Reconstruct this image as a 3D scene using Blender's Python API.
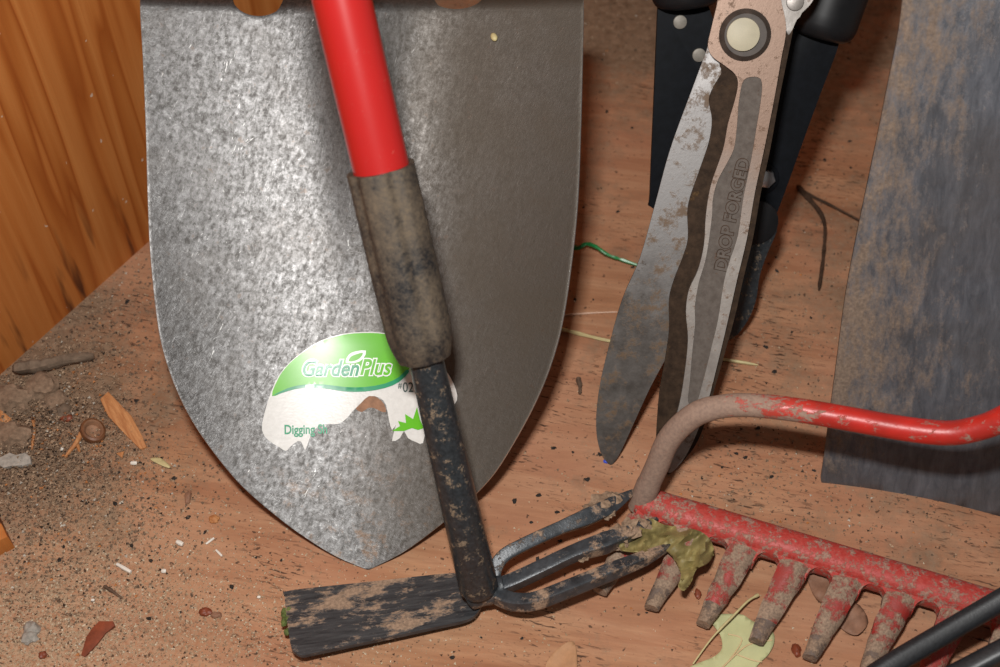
import bpy, bmesh, math, random
from mathutils import Vector, Matrix, noise, geometry
random.seed(7)
R = math.radians
scene = bpy.context.scene
for o in list(bpy.data.objects): bpy.data.objects.remove(o)

# ---------------------------------------------------------------- camera, world, flash, exposure
PITCH = 52.0
FP = 1250.0
DIST = 0.72
CAM = Vector((0, -DIST*math.cos(R(PITCH)), DIST*math.sin(R(PITCH))))
FW = Vector((0, math.cos(R(PITCH)), -math.sin(R(PITCH))))
RT = Vector((1, 0, 0))
UPV = Vector((0, math.sin(R(PITCH)), math.cos(R(PITCH))))
cd = bpy.data.cameras.new('camera')
cam = bpy.data.objects.new('camera', cd)
scene.collection.objects.link(cam)
cam.location = CAM
cam.rotation_euler = (R(90-PITCH), 0, 0)
cd.sensor_width = 36; cd.lens = FP*36/1000; cd.clip_start = 0.01; cd.clip_end = 20
cd.dof.use_dof = True; cd.dof.focus_distance = 0.625; cd.dof.aperture_fstop = 9.0
scene.camera = cam

world = bpy.data.worlds.new('world'); scene.world = world
world.use_nodes = True
bg = world.node_tree.nodes['Background']
bg.inputs[0].default_value = (1.0, 0.93, 0.86, 1); bg.inputs[1].default_value = 0.16

ld = bpy.data.lights.new('camera_flash', 'AREA')
ld.shape = 'RECTANGLE'; ld.size = 0.045; ld.size_y = 0.022; ld.energy = 4.3
ld.color = (1.0, 0.985, 0.96)
flash = bpy.data.objects.new('camera_flash', ld)
scene.collection.objects.link(flash)
fl = CAM + UPV*0.10 - RT*0.03 - FW*0.0
flash.location = fl
flash.rotation_euler = (Vector((-0.0, 0.02, 0.05)) - fl).to_track_quat('-Z', 'Y').to_euler()
vs = scene.view_settings
scene.display_settings.display_device = 'sRGB'
vs.view_transform = 'Standard'; vs.look = 'None'; vs.gamma = 1; vs.use_curve_mapping = False
vs.exposure = 0.0

# ---------------------------------------------------------------- geometry helpers
class Pl:
    """a real plane of the place; hit() finds where a sight line meets it"""
    def __init__(s, O, elev, yaw=0.0, roll=0.0):
        s.O = Vector(O)
        U = Vector((math.cos(R(yaw)), math.sin(R(yaw)), 0))
        H = Vector((-math.sin(R(yaw)), math.cos(R(yaw)), 0))
        s.U = U; s.V = H*math.cos(R(elev)) + Vector((0, 0, 1))*math.sin(R(elev))
        s.N = s.U.cross(s.V)
    def hit(s, px, py, w=0.0):
        d = ray(px, py)
        t = (s.O + s.N*w - CAM).dot(s.N)/d.dot(s.N)
        return CAM + d*t
    def uv(s, P):
        q = P - s.O
        return q.dot(s.U), q.dot(s.V)
def ray(px, py): return FW + RT*((px-500)/FP) - UPV*((py-333.5)/FP)
FLOOR = Pl((0, 0, 0), 0)
def fz(px, py, z=0.0): return FLOOR.hit(px, py, z)

WO = {}
def link(o):
    scene.collection.objects.link(o); return o
def thing(name, label, cat, loc, group=None):
    o = link(bpy.data.objects.new(name, None)); o.empty_display_size = .02
    o.location = loc; WO[o.name] = Vector(loc)
    o['label'] = label; o['category'] = cat
    if group: o['group'] = group
    return o
def tag(o, label, cat, group=None, kind=None):
    o['label'] = label; o['category'] = cat
    if group: o['group'] = group
    if kind: o['kind'] = kind
    return o
def obj(name, bm, mats, parent=None, origin=None, sharp=38, smooth=True):
    if not isinstance(mats, (list, tuple)): mats = [mats]
    if parent is not None: og = WO[parent.name]
    elif origin is not None: og = Vector(origin)
    else:
        xs = [v.co for v in bm.verts]
        og = Vector((sum(v.x for v in xs)/len(xs), sum(v.y for v in xs)/len(xs), min(v.z for v in xs)))
    bmesh.ops.recalc_face_normals(bm, faces=bm.faces)
    bm.normal_update()
    for e in bm.edges:
        if len(e.link_faces) == 2 and e.calc_face_angle(0) > R(sharp): e.smooth = False
    for f in bm.faces: f.smooth = smooth
    me = bpy.data.meshes.new(name)
    bmesh.ops.translate(bm, verts=bm.verts, vec=-og)
    bm.to_mesh(me); bm.free()
    for m in mats: me.materials.append(m)
    o = link(bpy.data.objects.new(name, me))
    if parent is not None: o.parent = parent
    else: o.location = og
    WO[o.name] = og
    return o

def cr(pts, n=5, closed=False):
    P = [Vector(p) for p in pts]; out = []
    N = len(P)
    rng = range(N) if closed else range(N-1)
    for i in rng:
        if closed: a, b, c, d = P[(i-1) % N], P[i], P[(i+1) % N], P[(i+2) % N]
        else: a, b, c, d = P[max(i-1, 0)], P[i], P[i+1], P[min(i+2, N-1)]
        for k in range(n):
            t = k/n
            out.append(.5*((2*b)+(c-a)*t+(2*a-5*b+4*c-d)*t*t+(3*b-3*c+d-a)*t**3))
    if not closed: out.append(P[-1])
    return out

def solid(bm, top, nrm, thick, bevel=0.0, mi=0, holes=None):
    """plate: closed loop of points, pushed back along nrm"""
    nrm = Vector(nrm)
    tv = [bm.verts.new(p) for p in top]
    bv = [bm.verts.new(p - nrm*thick) for p in top]
    n = len(tv)
    ft = bm.faces.new(tv); fb = bm.faces.new(bv[::-1])
    fs = [ft, fb]
    for i in range(n):
        j = (i+1) % n
        fs.append(bm.faces.new((tv[j], tv[i], bv[i], bv[j])))
    for f in fs: f.material_index = mi
    if bevel > 0:
        es = [e for e in ft.edges]
        try: bmesh.ops.bevel(bm, geom=es, offset=bevel, segments=2, profile=.6, affect='EDGES', clamp_overlap=True)
        except Exception as ex: print('bevel', ex)
    return bm

def plate(pts, pl, w=0.0, thick=.002, bevel=.0004, smooth=4, bm=None, mi=0):
    bm = bm or bmesh.new()
    p2 = cr([(x, y, 0) for x, y in pts], smooth, True) if smooth else [Vector((x, y, 0)) for x, y in pts]
    solid(bm, [pl.hit(p.x, p.y, w) for p in p2], pl.N, thick, bevel, mi)
    return bm

def sweep(pts, rad, segs=18, prof=None, bm=None, cap=True, mi=0, ref=None, twist=0.0):
    bm = bm or bmesh.new()
    P = [Vector(p) for p in pts]; n = len(P)
    if not isinstance(rad, (list, tuple)): rad = [rad]*n
    T = [(P[min(i+1, n-1)] - P[max(i-1, 0)]).normalized() for i in range(n)]
    rf = Vector(ref) if ref else Vector((0, 0, 1))
    if abs(rf.dot(T[0])) > .95: rf = Vector((0, 1, 0))
    A = (rf - T[0]*rf.dot(T[0])).normalized()
    rings = []
    for i in range(n):
        A = (A - T[i]*A.dot(T[i])).normalized()
        B = T[i].cross(A)
        ring = []
        for k in range(segs):
            a = 2*math.pi*k/segs + twist
            if prof: x, y = prof(a, i/(n-1))
            else: x, y = math.cos(a), math.sin(a)
            ring.append(bm.verts.new(P[i] + (A*x + B*y)*rad[i]))
        rings.append(ring)
    for i in range(n-1):
        for k in range(segs):
            j = (k+1) % segs
            f = bm.faces.new((rings[i][k], rings[i][j], rings[i+1][j], rings[i+1][k])); f.material_index = mi
    if cap:
        bm.faces.new(rings[0][::-1]).material_index = mi
        bm.faces.new(rings[-1]).material_index = mi
    return bm
def sq(ax=1.0, ay=1.0, p=4.0):
    def f(a, t):
        c, s = math.cos(a), math.sin(a)
        r = (abs(c)**p + abs(s)**p)**(-1/p)
        return c*r*ax, s*r*ay
    return f

def disc(bm, c, nrm, r, h, segs=32, bevel=0.0, mi=0, r2=None):
    nrm = Vector(nrm).normalized(); r2 = r if r2 is None else r2
    a = nrm.orthogonal().normalized(); b = nrm.cross(a)
    rings = []
    prof = [(r, 0), (r2, h-bevel), (r2-bevel*.3, h-bevel*.3), (r2-bevel, h)] if bevel else [(r, 0), (r2, h)]
    for rr, hh in prof:
        rings.append([bm.verts.new(c + nrm*hh + (a*math.cos(2*math.pi*k/segs)+b*math.sin(2*math.pi*k/segs))*rr) for k in range(segs)])
    for i in range(len(rings)-1):
        for k in range(segs):
            j = (k+1) % segs
            bm.faces.new((rings[i][k], rings[i][j], rings[i+1][j], rings[i+1][k])).material_index = mi
    bm.faces.new(rings[0][::-1]).material_index = mi; bm.faces.new(rings[-1]).material_index = mi
    return bm

def lump(c, sx, sy, sz, seed=0, amp=.35, sub=3, rot=0.0, bm=None, freq=1.4):
    bm = bm or bmesh.new()
    r = bmesh.ops.create_icosphere(bm, subdivisions=sub, radius=1.0)
    M = Matrix.Rotation(rot, 3, 'Z')
    for v in r['verts']:
        p = v.co.copy()
        d = 1 + amp*(noise.noise(p*freq + Vector((seed*3.1, seed*1.7, 5))) + .5*noise.noise(p*freq*2.6 + Vector((seed, 9, 2))) + .25*noise.noise(p*freq*6 + Vector((seed, 1, 2))))
        q = p*d
        q = M @ Vector((q.x*sx, q.y*sy, max(q.z, -.5)*sz))
        v.co = q + Vector(c)
    return bm

def cdt(poly, step=4.0, jit=0.0):
    """triangulate a closed 2D outline with inner points"""
    n = len(poly)
    xs = [p[0] for p in poly]; ys = [p[1] for p in poly]
    pts = [Vector((p[0], p[1])) for p in poly]
    def inside(x, y):
        c = False
        for i in range(n):
            x1, y1 = poly[i][0], poly[i][1]; x2, y2 = poly[i-1][0], poly[i-1][1]
            if (y1 > y) != (y2 > y) and x < (x2-x1)*(y-y1)/(y2-y1)+x1: c = not c
        return c
    y = min(ys)+step/2
    while y < max(ys):
        x = min(xs)+step/2
        while x < max(xs):
            if inside(x, y): pts.append(Vector((x, y)))
            x += step
        y += step
    r = geometry.delaunay_2d_cdt(pts, [(i, (i+1) % n) for i in range(n)], [], 1, 1e-5)
    return r[0], r[2]

def text2d(s, size=1.0, shear=0.0, off=0.0, xs=1.0, extr=0.0):
    cu = bpy.data.curves.new('t', 'FONT'); cu.body = s; cu.size = size; cu.shear = shear; cu.offset = off
    cu.extrude = extr; cu.resolution_u = 4; cu.fill_mode = 'BOTH' if extr else 'FRONT'
    o = bpy.data.objects.new('t', cu); scene.collection.objects.link(o)
    dg = bpy.context.evaluated_depsgraph_get(); dg.update()
    me = bpy.data.meshes.new_from_object(o.evaluated_get(dg))
    V = [v.co.copy() for v in me.vertices]; F = [tuple(p.vertices) for p in me.polygons]
    bpy.data.objects.remove(o); bpy.data.curves.remove(cu); bpy.data.meshes.remove(me)
    for v in V: v.x *= xs
    return V, F

# ---------------------------------------------------------------- material helpers
class NT:
    def __init__(s, name):
        s.m = bpy.data.materials.new(name); s.m.use_nodes = True
        s.t = s.m.node_tree; s.b = s.t.nodes['Principled BSDF']
        s.tc = s.t.nodes.new('ShaderNodeTexCoord').outputs['Object']
    def n(s, typ, **k):
        nd = s.t.nodes.new(typ)
        for a, v in k.items(): setattr(nd, a, v)
        return nd
    def l(s, a, b): s.t.links.new(a, b)
    def map(s, scale=(1, 1, 1), rot=(0, 0, 0), loc=(0, 0, 0)):
        a = s.n('ShaderNodeMapping'); a.vector_type = 'TEXTURE' if False else 'POINT'
        r = s.n('ShaderNodeMapping'); r.inputs['Rotation'].default_value = [R(x) for x in rot]; r.inputs['Location'].default_value = loc
        s.l(s.tc, r.inputs[0]); a.inputs['Scale'].default_value = scale; s.l(r.outputs[0], a.inputs[0])
        return a.outputs[0]
    def noise(s, scale, detail=4, rough=.55, vec=None, dist=0.0, lac=2.0):
        a = s.n('ShaderNodeTexNoise'); a.inputs['Scale'].default_value = scale; a.inputs['Detail'].default_value = detail
        a.inputs['Roughness'].default_value = rough; a.inputs['Distortion'].default_value = dist; a.inputs['Lacunarity'].default_value = lac
        s.l(vec or s.tc, a.inputs['Vector']); return a.outputs['Fac']
    def ramp(s, fac, stops, interp='LINEAR'):
        a = s.n('ShaderNodeValToRGB'); s.l(fac, a.inputs[0]); e = a.color_ramp; e.interpolation = interp
        while len(e.elements) < len(stops): e.elements.new(.5)
        for i, (p, c) in enumerate(stops):
            e.elements[i].position = p
            e.elements[i].color = (c, c, c, 1) if isinstance(c, (int, float)) else (*c, 1)
        return a.outputs[0]
    def rng(s, fac, a0, a1, b0=0.0, b1=1.0):
        a = s.n('ShaderNodeMapRange'); s.l(fac, a.inputs[0])
        for i, v in enumerate((a0, a1, b0, b1)): a.inputs[i+1].default_value = v
        return a.outputs[0]
    def mix(s, fac, a, b, mode='MIX'):
        x = s.n('ShaderNodeMix', data_type='RGBA', blend_type=mode)
        for inp, v in ((x.inputs[0], fac), (x.inputs[6], a), (x.inputs[7], b)):
            if hasattr(v, 'is_linked'): s.l(v, inp)
            elif isinstance(v, (int, float)): inp.default_value = v
            else: inp.default_value = (*v, 1)
        return x.outputs[2]
    def math(s, op, a, b=None):
        x = s.n('ShaderNodeMath', operation=op)
        for i, v in enumerate((a, b)):
            if v is None: continue
            if hasattr(v, 'is_linked'): s.l(v, x.inputs[i])
            else: x.inputs[i].default_value = v
        return x.outputs[0]
    def sep(s):
        x = s.n('ShaderNodeSeparateXYZ'); s.l(s.tc, x.inputs[0]); return x.outputs
    def set(s, col=None, rough=None, metal=None, bump=None, bs=.3, bd=.0005, spec=None):
        for nm, v in (('Base Color', col), ('Roughness', rough), ('Metallic', metal), ('Specular IOR Level', spec)):
            if v is None: continue
            i = s.b.inputs[nm]
            if hasattr(v, 'is_linked'): s.l(v, i)
            elif isinstance(v, (int, float)): i.default_value = v
            else: i.default_value = (*v, 1)
        if bump is not None:
            x = s.n('ShaderNodeBump'); x.inputs['Strength'].default_value = bs; x.inputs['Distance'].default_value = bd
            s.l(bump, x.inputs['Height']); s.l(x.outputs[0], s.b.inputs['Normal'])
        return s.m
def blob(s, cx, cy, rad, soft):
    """0..1 patch round a point of the surface, for a stain lying there"""
    o = s.sep()
    dx = s.math('SUBTRACT', o[0], cx); dy = s.math('SUBTRACT', o[1], cy)
    d = s.math('SQRT', s.math('ADD', s.math('MULTIPLY', dx, dx), s.math('MULTIPLY', dy, dy)))
    return s.rng(d, rad+soft, rad-soft, 0, 1)

def mat_floor():
    s = NT('plywood_floor')
    wob = s.map((9, 60, 1), (0, 0, 9))
    g1 = s.noise(1.0, 5, .6, wob, .6)
    g2 = s.noise(1.0, 4, .7, s.map((40, 420, 1), (0, 0, 9)), .3)
    g3 = s.noise(7, 4, .6)
    base = s.ramp(g1, [(.30, (.27, .115, .055)), (.45, (.39, .19, .098)), (.58, (.47, .26, .145)), (.72, (.37, .17, .085))])
    base = s.mix(s.rng(g2, .35, .7, 0, .55), base, (.26, .125, .068))
    base = s.mix(s.rng(g3, .35, .65, .0, .5), base, (.45, .21, .13))
    # dry brown soil rubbed into the sheet
    d1 = s.noise(26, 8, .72)
    d2 = s.noise(190, 5, .7)
    soil = s.mix(s.rng(d2, .3, .7), (.12, .075, .045), (.30, .205, .135))
    pile = s.math('MAXIMUM', blob(s, -.285, -.055, .085, .055), s.math('MULTIPLY', blob(s, .24, -.03, .10, .09), .45))
    pile = s.math('MAXIMUM', pile, s.math('MULTIPLY', blob(s, .08, .31, .05, .06), 1.2))
    pile = s.math('MAXIMUM', pile, s.math('MULTIPLY', blob(s, .20, .26, .05, .05), .7))
    pile = s.math('ADD', pile, s.rng(s.sep()[1], -.02, .30, 0, .42))
    m = s.rng(s.math('ADD', s.math('ADD', d1, s.math('MULTIPLY', pile, .42)), s.math('MULTIPLY', s.math('SUBTRACT', d2, .5), .35)), .56, .80, 0, .92)
    base = s.mix(m, base, soil)
    # pale sand dust near the lower left
    sd = s.math('MULTIPLY', blob(s, -.235, -.215, .07, .065), s.rng(s.noise(420, 3, .7), .38, .56))
    base = s.mix(s.math('MULTIPLY', sd, .75), base, (.48, .36, .24))
    # black checks in the veneer
    c1 = s.noise(1.0, 2, .6, s.map((130, 700, 1), (0, 0, 13)), .5)
    c2 = s.noise(11, 3, .6)
    ck = s.math('MULTIPLY', s.rng(c1, .575, .65), s.rng(c2, .47, .60))
    base = s.mix(s.math('MULTIPLY', ck, .85), base, (.035, .02, .014))
    sp = s.math('MULTIPLY', s.rng(s.noise(330, 2, .5), .66, .71), .8)
    base = s.mix(sp, base, (.05, .03, .02))
    h = s.math('ADD', s.math('MULTIPLY', g2, .5), s.math('MULTIPLY', d2, .8))
    return s.set(base, .82, 0, h, .35, .001, .2)

def mat_pine(rot=0):
    s = NT('orange_pine_board')
    o = s.sep()
    g = s.noise(42, 2, .5, s.map((1, 1, .045)), .3)
    bands = s.math('FRACT', s.math('MULTIPLY', g, 5.2))
    fine = s.noise(1.0, 5, .65, s.map((420, 420, 9)))
    soft = s.noise(12, 3, .5, s.map((1, 1, .3)))
    base = s.ramp(bands, [(0, (.27, .062, .009)), (.22, (.40, .125, .025)), (.6, (.53, .205, .055)), (.88, (.46, .155, .035)), (1, (.29, .068, .010))])
    base = s.mix(s.rng(soft, .35, .65, 0, .5), base, (.40, .115, .02))
    base = s.mix(s.rng(fine, .35, .7, 0, .4), base, (.36, .10, .018))
    kn = s.math('MULTIPLY', s.rng(s.noise(1, 3, .6, s.map((75, 75, 9))), .57, .66), s.rng(o[2], .075, .01))
    base = s.mix(s.math('MULTIPLY', kn, .9), base, (.06, .015, .006))
    sp = s.math('MULTIPLY', s.rng(s.noise(160, 1, .4), .77, .79), .7)
    base = s.mix(sp, base, (.6, .5, .4))
    return s.set(base, .55, 0, fine, .12, .0006, .35)

def mat_shovel(rim=False):
    s = NT('worn_shovel_steel' if not rim else 'bright_ground_edge')
    if rim: return s.set((.62, .60, .56), .4, .6)
    o = s.sep()
    v1 = s.map((800, 110, 110), (0, 0, 25)); v2 = s.map((130, 900, 300), (0, 0, -35)); v4 = s.map((90, 800, 800), (0, 0, 12))
    a = s.noise(1, 3, .7, v1, 1.6); b = s.noise(1, 3, .7, v2, 1.6); c = s.noise(420, 6, .8); e = s.noise(1, 3, .7, v4, 2.0)
    big = s.noise(24, 5, .65); mott = s.math('ADD', s.math('MULTIPLY', s.noise(420, 6, .8, None, .1), .6), s.math('MULTIPLY', s.noise(1, 4, .7, s.map((420, 150, 150), (0, 0, 20)), .5), .4))
    col = s.mix(s.rng(big, .3, .7), (.040, .037, .034), (.080, .076, .073))
    col = s.mix(s.rng(mott, .40, .62, 0, .8), col, (.175, .172, .172))
    scr = s.math('MAXIMUM', s.math('MAXIMUM', s.rng(a, .66, .74), s.rng(b, .68, .76)), s.rng(e, .68, .76))
    col = s.mix(s.math('MULTIPLY', scr, .6), col, (.55, .54, .52))
    shade_dull = s.math('ADD', s.rng(o[0], -.01, .05, 0, .95), s.rng(big, .4, .8, -.1, .3))  # right side painted darker for its weaker reflection, plus random dull brown patches
    col = s.mix(shade_dull, col, (.066, .053, .040))
    rust = s.math('MULTIPLY', s.rng(s.noise(110, 6, .8), .54, .68), s.rng(o[2], .040, .0, 0, .75))
    col = s.mix(rust, col, (.15, .075, .03))
    rs = s.math('MULTIPLY', s.rng(s.noise(210, 3, .6), .64, .72), .5)
    col = s.mix(rs, col, (.07, .045, .03))
    rg = s.math('ADD', s.rng(mott, .34, .66, .52, .29), s.math('MULTIPLY', shade_dull, .15))
    me = s.rng(s.math('ADD', shade_dull, rust), .2, 1.2, .82, .4)
    hh = s.math('ADD', s.math('ADD', s.math('MULTIPLY', c, 1.0), s.math('MULTIPLY', a, .4)), s.math('ADD', s.math('MULTIPLY', b, .4), s.math('MULTIPLY', e, .4)))
    return s.set(col, rg, me, hh, .42, .00028)

def mat_worn(name, c1, c2, dirt, dirt_amt=.5, rough=.4, metal=0.0, scale=90, bs=.3, spec=.5, dscale=None, mot=.5):
    s = NT(name)
    a = s.noise(scale*2.2, 6, .7); d = s.noise(dscale or scale, 7, .75)
    col = s.mix(s.rng(a, .35, .65, 0, mot*2 if mot < .5 else 1), c1, c2)
    lo = .72 - .34*dirt_amt
    m = s.rng(d, lo, lo+.08)
    fine = s.noise(900, 3, .6)
    dc = s.mix(s.rng(fine, .3, .7), [x*.6 for x in dirt], [min(1, x*1.25) for x in dirt])
    col = s.mix(m, col, dc)
    rg = s.rng(m, 0, 1, rough, .9)
    mt = s.rng(m, 0, 1, metal, 0)
    h = s.math('ADD', s.math('MULTIPLY', m, .9), s.math('MULTIPLY', fine, .35))
    return s.set(col, rg, mt, h, bs, .0008, spec)

def mat_plain(name, c, rough=.5, metal=0.0, var=.25, scale=300, bs=.1, spec=.5):
    s = NT(name)
    a = s.noise(scale, 4, .6)
    col = s.mix(s.rng(a, .3, .7), [x*(1-var) for x in c], [min(1, x*(1+var)) for x in c])
    return s.set(col, rough, metal, a, bs, .0004, spec)

SOIL = (.27, .185, .125)
M = {}
M['floor'] = mat_floor(); M['pine'] = mat_pine()
M['steel'] = mat_shovel(); M['rim'] = mat_shovel(True)
M['label_white'] = mat_worn('label_paper', (.70, .69, .66), (.62, .61, .58), (.35, .26, .18), .13, .22, 0, 160, .1)
M['label_green'] = mat_plain('label_green', (.115, .46, .012), .2, 0, .06, 60, .03)
M['label_teal'] = mat_plain('label_teal', (.01, .27, .12), .2, 0, .06, 60, .03)
M['label_ink'] = mat_plain('label_dark_ink', (.04, .07, .06), .3, 0, .1)
M['label_text'] = mat_plain('label_white_print', (.78, .80, .78), .22, 0, .05, 60, .03)
M['torn'] = mat_plain('torn_backing', (.52, .47, .38), .7, 0, .25, 400)
def red_handle():
    s = NT('red_painted_handle')
    scr = s.rng(s.noise(1, 3, .7, s.map((500, 60, 500), (30, 20, 0)), 1.5), .66, .74, 0, .45)
    col = s.mix(scr, (.42, .014, .013), (.52, .17, .13))
    col = s.mix(s.rng(s.noise(60, 4), .35, .7, 0, .4), col, (.36, .016, .014))
    return s.set(col, .30, 0, scr, .15, .0003)
M['red_handle'] = red_handle()
def sleeve_mat():
    s = NT('dusty_black_plastic')
    d = s.noise(45, 6, .7); f = s.noise(520, 5, .75)
    m = s.rng(s.math('ADD', d, s.math('MULTIPLY', s.math('SUBTRACT', f, .5), .7)), .36, .72, 0, .8)
    col = s.mix(m, (.018, .018, .019), (.155, .115, .075))
    return s.set(col, s.rng(m, 0, .8, .42, .85), 0, f, .4, .0006, .4)
M['rubber'] = sleeve_mat()
M['black_paint'] = mat_worn('scuffed_black_paint', (.012, .014, .016), (.03, .034, .038), (.20, .145, .095), .50, .3, 0, 230, .25)
M['black_muddy'] = mat_worn('muddy_black_paint', (.02, .024, .028), (.055, .062, .07), (.32, .215, .145), .62, .38, .1, 60, .5)
def hoe_mat():
    s = NT('muddy_hoe_steel')
    st = s.noise(1, 4, .7, s.map((60, 700, 100), (0, 0, -9)), .3)
    col = s.mix(s.rng(st, .35, .7), (.03, .032, .036), (.085, .09, .095))
    d = s.noise(1, 7, .75, s.map((38, 90, 60), (0, 0, -9)))
    m = s.rng(d, .495, .56)
    f = s.noise(700, 3, .6)
    col = s.mix(m, col, s.mix(s.rng(f, .3, .7), (.19, .13, .088), (.37, .25, .17)))
    return s.set(col, s.rng(m, 0, 1, .42, .95), s.rng(m, 0, 1, .3, 0), s.math('ADD', m, s.math('MULTIPLY', f, .5)), .35, .0007)
M['hoe'] = hoe_mat()
M['black_smooth'] = mat_plain('black_coated_steel', (.004, .005, .007), .5, 0, .3, 220, .08, .15)
M['grip'] = mat_plain('black_grip_rubber', (.010, .010, .011), .42, 0, .2, 120, .04, .3)
M['black_bar'] = mat_worn('black_gloss_bar', (.012, .013, .015), (.022, .024, .027), (.24, .17, .11), .16, .42, 0, 260, .2)
M['mud'] = mat_plain('dried_mud', SOIL, .95, 0, .4, 420, .8, .1)
M['rake_bar'] = mat_worn('red_painted_rake_bar', (.36, .024, .018), (.46, .065, .05), (.34, .20, .15), .66, .5, 0, 260, .4)
M['rake_tine'] = mat_worn('muddy_red_tine', (.36, .028, .022), (.27, .05, .04), (.29, .20, .14), .84, .5, 0, 55, .6)
M['tine_tip'] = mat_worn('bare_tine_tip', (.11, .08, .065), (.17, .12, .095), (.28, .19, .13), .8, .7, .1, 90, .5)
def bow_mat():
    s = NT('worn_red_bow'); o = s.sep()
    near = s.rng(o[0], .075, .02, 0, .26)
    d = s.noise(1, 7, .78, s.map((90, 190, 190))); f = s.noise(600, 3, .6)
    m = s.rng(s.math('ADD', d, near), .575, .63)
    dc = s.mix(f, (.15, .10, .08), (.40, .27, .20))
    red = s.mix(s.rng(s.noise(60, 4), .35, .65), (.52, .022, .014), (.36, .02, .014))
    red = s.mix(s.rng(near, 0, .26, 0, .5), red, (.36, .14, .10))
    return s.set(s.mix(m, red, dc), s.rng(m, 0, 1, .38, .85), 0, s.math('SUBTRACT', s.math('MULTIPLY', f, .3), m), .4, .0006)
M['bow'] = bow_mat()
def shear_mat(name, lo, hi, top, ztop, dirt, da, sc):
    s = NT(name); o = s.sep()
    a = s.noise(60, 6, .75); b = s.noise(sc, 7, .78); f = s.noise(500, 4, .7)
    col = s.mix(s.rng(a, .35, .65), lo, hi)
    if top: col = s.mix(s.rng(s.math('ADD', o[2], s.math('MULTIPLY', s.math('SUBTRACT', a, .5), .06)), ztop-.02, ztop+.02), col, top)
    m = s.rng(b, .72-.34*da, .80-.30*da, 0, .85)
    col = s.mix(m, col, s.mix(f, [x*.5 for x in dirt], dirt))
    cr_ = s.rng(s.noise(1, 4, .8, s.map((70, 160, 70), (0, 0, 20)), 3), .655, .69, 0, .7)
    col = s.mix(cr_, col, (.05, .035, .025))
    return s.set(col, s.rng(m, 0, 1, .46, .75), s.rng(m, 0, 1, .55, .1), s.math('ADD', f, m), .14, .0004)
M['blade_grey'] = shear_mat('stained_shear_steel', (.065, .055, .048), (.14, .125, .115), (.20, .19, .185), .085, (.17, .10, .05), .62, 95)
M['tang'] = shear_mat('tang_steel', (.22, .2, .18), (.34, .31, .29), None, 0, (.2, .12, .07), .4, 120)
M['blade_dark'] = mat_worn('dark_rusty_bevel', (.022, .013, .008), (.05, .03, .018), (.11, .065, .03), .3, .7, 0, 90, .4, .12)
M['pink_steel'] = shear_mat('tan_worn_casting', (.24, .21, .19), (.36, .33, .30), (.205, .135, .10), .12, (.17, .09, .045), .55, 150)
M['panel'] = mat_worn('grey_cast_panel', (.085, .068, .057), (.125, .105, .09), (.13, .075, .05), .30, .7, .0, 140, .35, .25)
M['bolt_cap'] = mat_plain('pale_bolt_cap', (.42, .38, .27), .55, 0, .08, 120, .05)
M['washer'] = mat_plain('dark_washer', (.055, .042, .034), .6, 0, .3, 200, .1)
M['rivet'] = mat_plain('dull_rivet', (.22, .20, .17), .55, .3, .2, 300, .1)
M['zinc'] = mat_plain('zinc_bolt', (.55, .56, .58), .28, .9, .15, 200, .05)
def spade_mat():
    s = NT('blued_spade_steel')
    st = s.noise(1, 5, .7, s.map((260, 60, 60), (0, 0, -9)), .5)
    big = s.noise(24, 5, .65)
    col = s.mix(s.rng(st, .3, .7), (.085, .094, .112), (.19, .20, .225))
    col = s.mix(s.rng(big, .38, .62, 0, .5), col, (.10, .085, .075))
    o = s.sep()
    edge = s.rng(s.math('ADD', o[0], s.math('MULTIPLY', o[2], -.22)), .0, -.075, 0, .34)
    mid = s.rng(s.math('ABSOLUTE', s.math('SUBTRACT', o[2], .065)), .075, .0, 0, .20)
    d = s.noise(1, 8, .78, s.map((150, 60, 60), (0, 0, -9)))
    m = s.rng(s.math('ADD', s.math('ADD', d, edge), mid), .70, .90, 0, .85)
    f = s.noise(600, 4, .6)
    col = s.mix(m, col, s.mix(s.rng(f, .3, .7), (.13, .088, .06), (.27, .19, .13)))
    return s.set(col, s.rng(m, 0, 1, .42, .95), s.rng(m, 0, 1, .5, 0), s.math('ADD', m, s.math('MULTIPLY', f, .3)), .35, .0006)
M['spade'] = spade_mat()
M['leaf_pale'] = mat_plain('pale_green_leaf', (.47, .47, .24), .6, 0, .12, 60, .15)
M['leaf_vein'] = mat_plain('leaf_vein', (.60, .44, .24), .6, 0, .1)
M['leaf_olive'] = mat_plain('dry_olive_leaf', (.25, .20, .075), .6, 0, .35, 90, .3)
M['leaf_brown'] = mat_plain('brown_leaf', (.25, .125, .075), .7, 0, .2, 200)
M['leaf_tan'] = mat_plain('tan_leaf', (.42, .22, .11), .7, 0, .15, 150)
def chip_mat():
    s = NT('orange_wood_chip')
    g = s.noise(1, 4, .7, s.map((700, 90, 90), (0, 0, -35)))
    col = s.mix(s.rng(g, .35, .65), (.36, .13, .04), (.56, .26, .10))
    return s.set(s.mix(s.rng(s.noise(200, 4, .7), .6, .7, 0, .8), col, (.22, .12, .07)), .7, 0, g, .4, .0005)
M['chip'] = chip_mat()
M['bark'] = mat_plain('grey_brown_bark', (.17, .12, .085), .9, 0, .35, 250, .6, .1)
M['root'] = mat_plain('dark_root', (.06, .036, .024), .85, 0, .35, 250, .5, .1)
M['clod'] = mat_plain('soil_clod', (.23, .155, .105), .95, 0, .35, 350, .8, .1)
M['stone'] = mat_plain('grey_bark_flake', (.34, .31, .27), .85, 0, .3, 350, .5)
M['nut'] = mat_plain('brown_nut_shell', (.15, .06, .025), .4, 0, .3, 200, .3)
M['nut_in'] = mat_plain('nut_inside', (.28, .14, .075), .7, 0, .3, 200, .3)
M['white_bit'] = mat_plain('white_chip', (.75, .70, .62), .6, 0, .1)
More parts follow.
